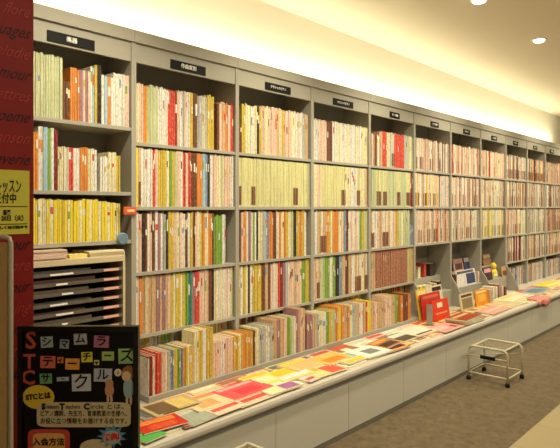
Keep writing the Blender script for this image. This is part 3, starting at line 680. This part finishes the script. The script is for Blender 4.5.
# drawn girl and child on the poster
blob('drawn_figure', 128.5, 388, 5, 10, (150,180,180), .0002, 2.5); blob('drawn_hair', 129, 372.5, 7, 7, (150,104,64), .0002); blob('drawn_face', 126.5, 376, 4.6, 5, (226,190,150), .0011)
blob('drawn_leg', 127, 400, 1.3, 5, (214,180,150), .0002); blob('drawn_leg', 131, 400, 1.3, 5, (214,180,150), .0002)
blob('drawn_child', 109.5, 390, 4.5, 7, (206,150,110), .0002); blob('drawn_child', 109.5, 383, 4, 4, (196,150,110), .0011)
blob('drawn_leg', 108, 399, 1.2, 4, (214,180,150), .0002); blob('drawn_leg', 111.5, 399, 1.2, 4, (214,180,150), .0002)
blob('note_bubble', 118, 372.5, 3.6, 3.8, (226,216,190), .0002); text('note_mark', '♪', 6/pm, INK, sb, sx_(118), -.0014, sz_(372.5), depth=.0003)

# ---------- step stools ----------
def arc_loop(x, y0, y1, zt, r=.045):
    pts = [(x, y0, .03), (x, y0, zt-r)]
    for k in range(1, 6): a = math.pi/2*k/6; pts.append((x, y0+r-r*math.cos(a), zt-r+r*math.sin(a)))
    pts += [(x, y0+r, zt), (x, y1-r, zt)]
    for k in range(1, 6): a = math.pi/2*k/6; pts.append((x, y1-r+r*math.sin(a), zt-r+r*math.cos(a)))
    return pts+[(x, y1, zt-r), (x, y1, .03)]
TUBE = mat('cream_enamel_tube', (206,196,168), .35, .0, noise=.05)
RUB = mat('black_rubber', (22,20,20), .7)
def stool(x, y, label):
    st = empty('step_stool', (x, y, 0), label, 'step stool', 'step stools along the counter')
    W_, L_, zt = .335, .335, .295
    for sx in (0, W_): MB().tube(arc_loop(sx, 0, L_, zt), .0095, 10).build('leg_frame', TUBE, st)
    for sy in (.03, L_-.03): MB().tube([(0, sy, zt-.004), (W_, sy, zt-.004)], .008, 8).build('top_rail', TUBE, st)
    m = MB()
    for k in range(9): yy = .05+k*(L_-.1)/8; m.tube([(0, yy, zt-.004), (W_, yy, zt-.004)], .0032, 6)
    for k in range(7): xx = .02+k*(W_-.04)/6; m.tube([(xx, .03, zt-.009), (xx, L_-.03, zt-.009)], .0025, 6)
    m.build('mesh_tread', mat('wire_tread', (170,158,130), .4, .2), st)
    for sx in (0, W_): MB().tube([(sx, 0, .065), (sx, L_, .065)], .008, 8).build('lower_rail', TUBE, st)
    for sy in (0, L_): MB().tube([(0, sy, .065), (W_, sy, .065)], .007, 8).build('lower_rail', TUBE, st)
    MB().tube([(0, 0, .215), (0, L_, .215)], .006, 8).build('mid_rail', TUBE, st)
    MB().tube([(0, L_-.02, .215), (W_, .02, .215)], .004, 8).build('spring_bar', TUBE, st)
    box('name_plate', BLACK, st, -.012, -.006, .10, .23, .2, .23, .002)
    for sx in (0, W_):
        for sy in (0, L_): MB().lathe([(.015, 0), (.019, .004), (.019, .022), (.012, .034)], sx, sy, 14).build('rubber_foot', RUB, st)
    return st
stool(4.712, -1.003, 'cream tubular step stool with black feet standing by the counter, fully in view')
stool(1.66, -1.0, 'second step stool of which only a pale rounded tube shows at the bottom edge')

# ---------- lamps ----------
def light(kind, name, loc, energy, col, rot=(0, 0, 0), **kw):
    l = bpy.data.lights.new(name, kind); l.energy = energy; l.color = col
    for a, b in kw.items(): setattr(l, a, b)
    o = bpy.data.objects.new(name, l); C.objects.link(o); o.location = loc; o.rotation_euler = rot; return o
WARM = (1, .90, .64)
BULB = mat('lit_bulb', (255,250,235), .5, emit=((255,244,220), 9))
TRIM = mat('downlight_trim', (230,224,206), .4)
names = ['left of the two in view', 'right of the two in view']
for q in range(8):
    x = .04+1.4*q; y = -.96
    lab = 'round lit ceiling downlight, '+(names[q-3] if q in (3, 4) else ('%s from the left end of the ceiling row' % ordw(q+1)))
    if q not in (3, 4):
        pass
    dl = empty('downlight', (x, y, ZC), lab, 'downlight', 'ceiling downlights')
    MB().lathe([(.052, -.004), (.068, -.006), (.07, -.001), (.07, -.0002)]).build('trim_ring', TRIM, dl)
    MB().lathe([(.03, -.022), (.046, -.016), (.05, -.0045)]).build('lamp_face', BULB, dl)
    tgt = Vector((x, -.12, .9)); p = Vector((x, y, ZC-.05))
    light('SPOT', 'downlight_beam', p, 135, WARM, (tgt-p).to_track_quat('-Z', 'Y').to_euler(), spot_size=math.radians(105), spot_blend=.9, shadow_soft_size=.06)
    dl2 = light('AREA', 'aisle_fill', (x+.7, -3.0, ZC-.03), 17, WARM, (0, 0, 0), size=.3)  # unseen fill light added over the aisle to brighten floor and doors
# cove tubes on top of the bookcases
CB = mat('cove_batten', (230,228,220), .5)
for q in range(8):
    xa = -.4+1.4*q+.9
    if xa+1.3 > 10.7: continue
    cv = empty('cove_light', (xa, .17, ZT+.0005), 'fluorescent batten lying on top of the bookcases, %s from the left' % ordw(q+1), 'light', 'cove lights')
    box('batten', CB, cv, 0, 1.32, -.02, .02, 0, .02)
    light('AREA', 'cove_glow', (xa+.66, .17, ZT+.045), 6.4, (1, .93, .66), (math.pi-.2, 0, 0), shape='RECTANGLE', size=1.38, size_y=.04)

w = bpy.data.worlds.new('shop_ambient'); bpy.context.scene.world = w; w.use_nodes = True
w.node_tree.nodes['Background'].inputs[0].default_value = (1, .9, .72, 1); w.node_tree.nodes['Background'].inputs[1].default_value = .2

# ---------- camera ----------
cam = bpy.data.cameras.new('camera'); co = bpy.data.objects.new('camera', cam); C.objects.link(co)
cam.sensor_width = 36; cam.lens = 36*F/560; cam.shift_y = -(224-HY)/560; cam.clip_start = .05
co.location = (0, -D, H); co.rotation_euler = (math.pi/2, 0, TH-math.pi/2)
sc = bpy.context.scene; sc.camera = co
sc.view_settings.view_transform = 'Standard'; sc.view_settings.look = 'None'; sc.view_settings.gamma = 1; sc.view_settings.exposure = 0
sc.view_settings.use_curve_mapping = False
sc.cycles.use_denoising = True
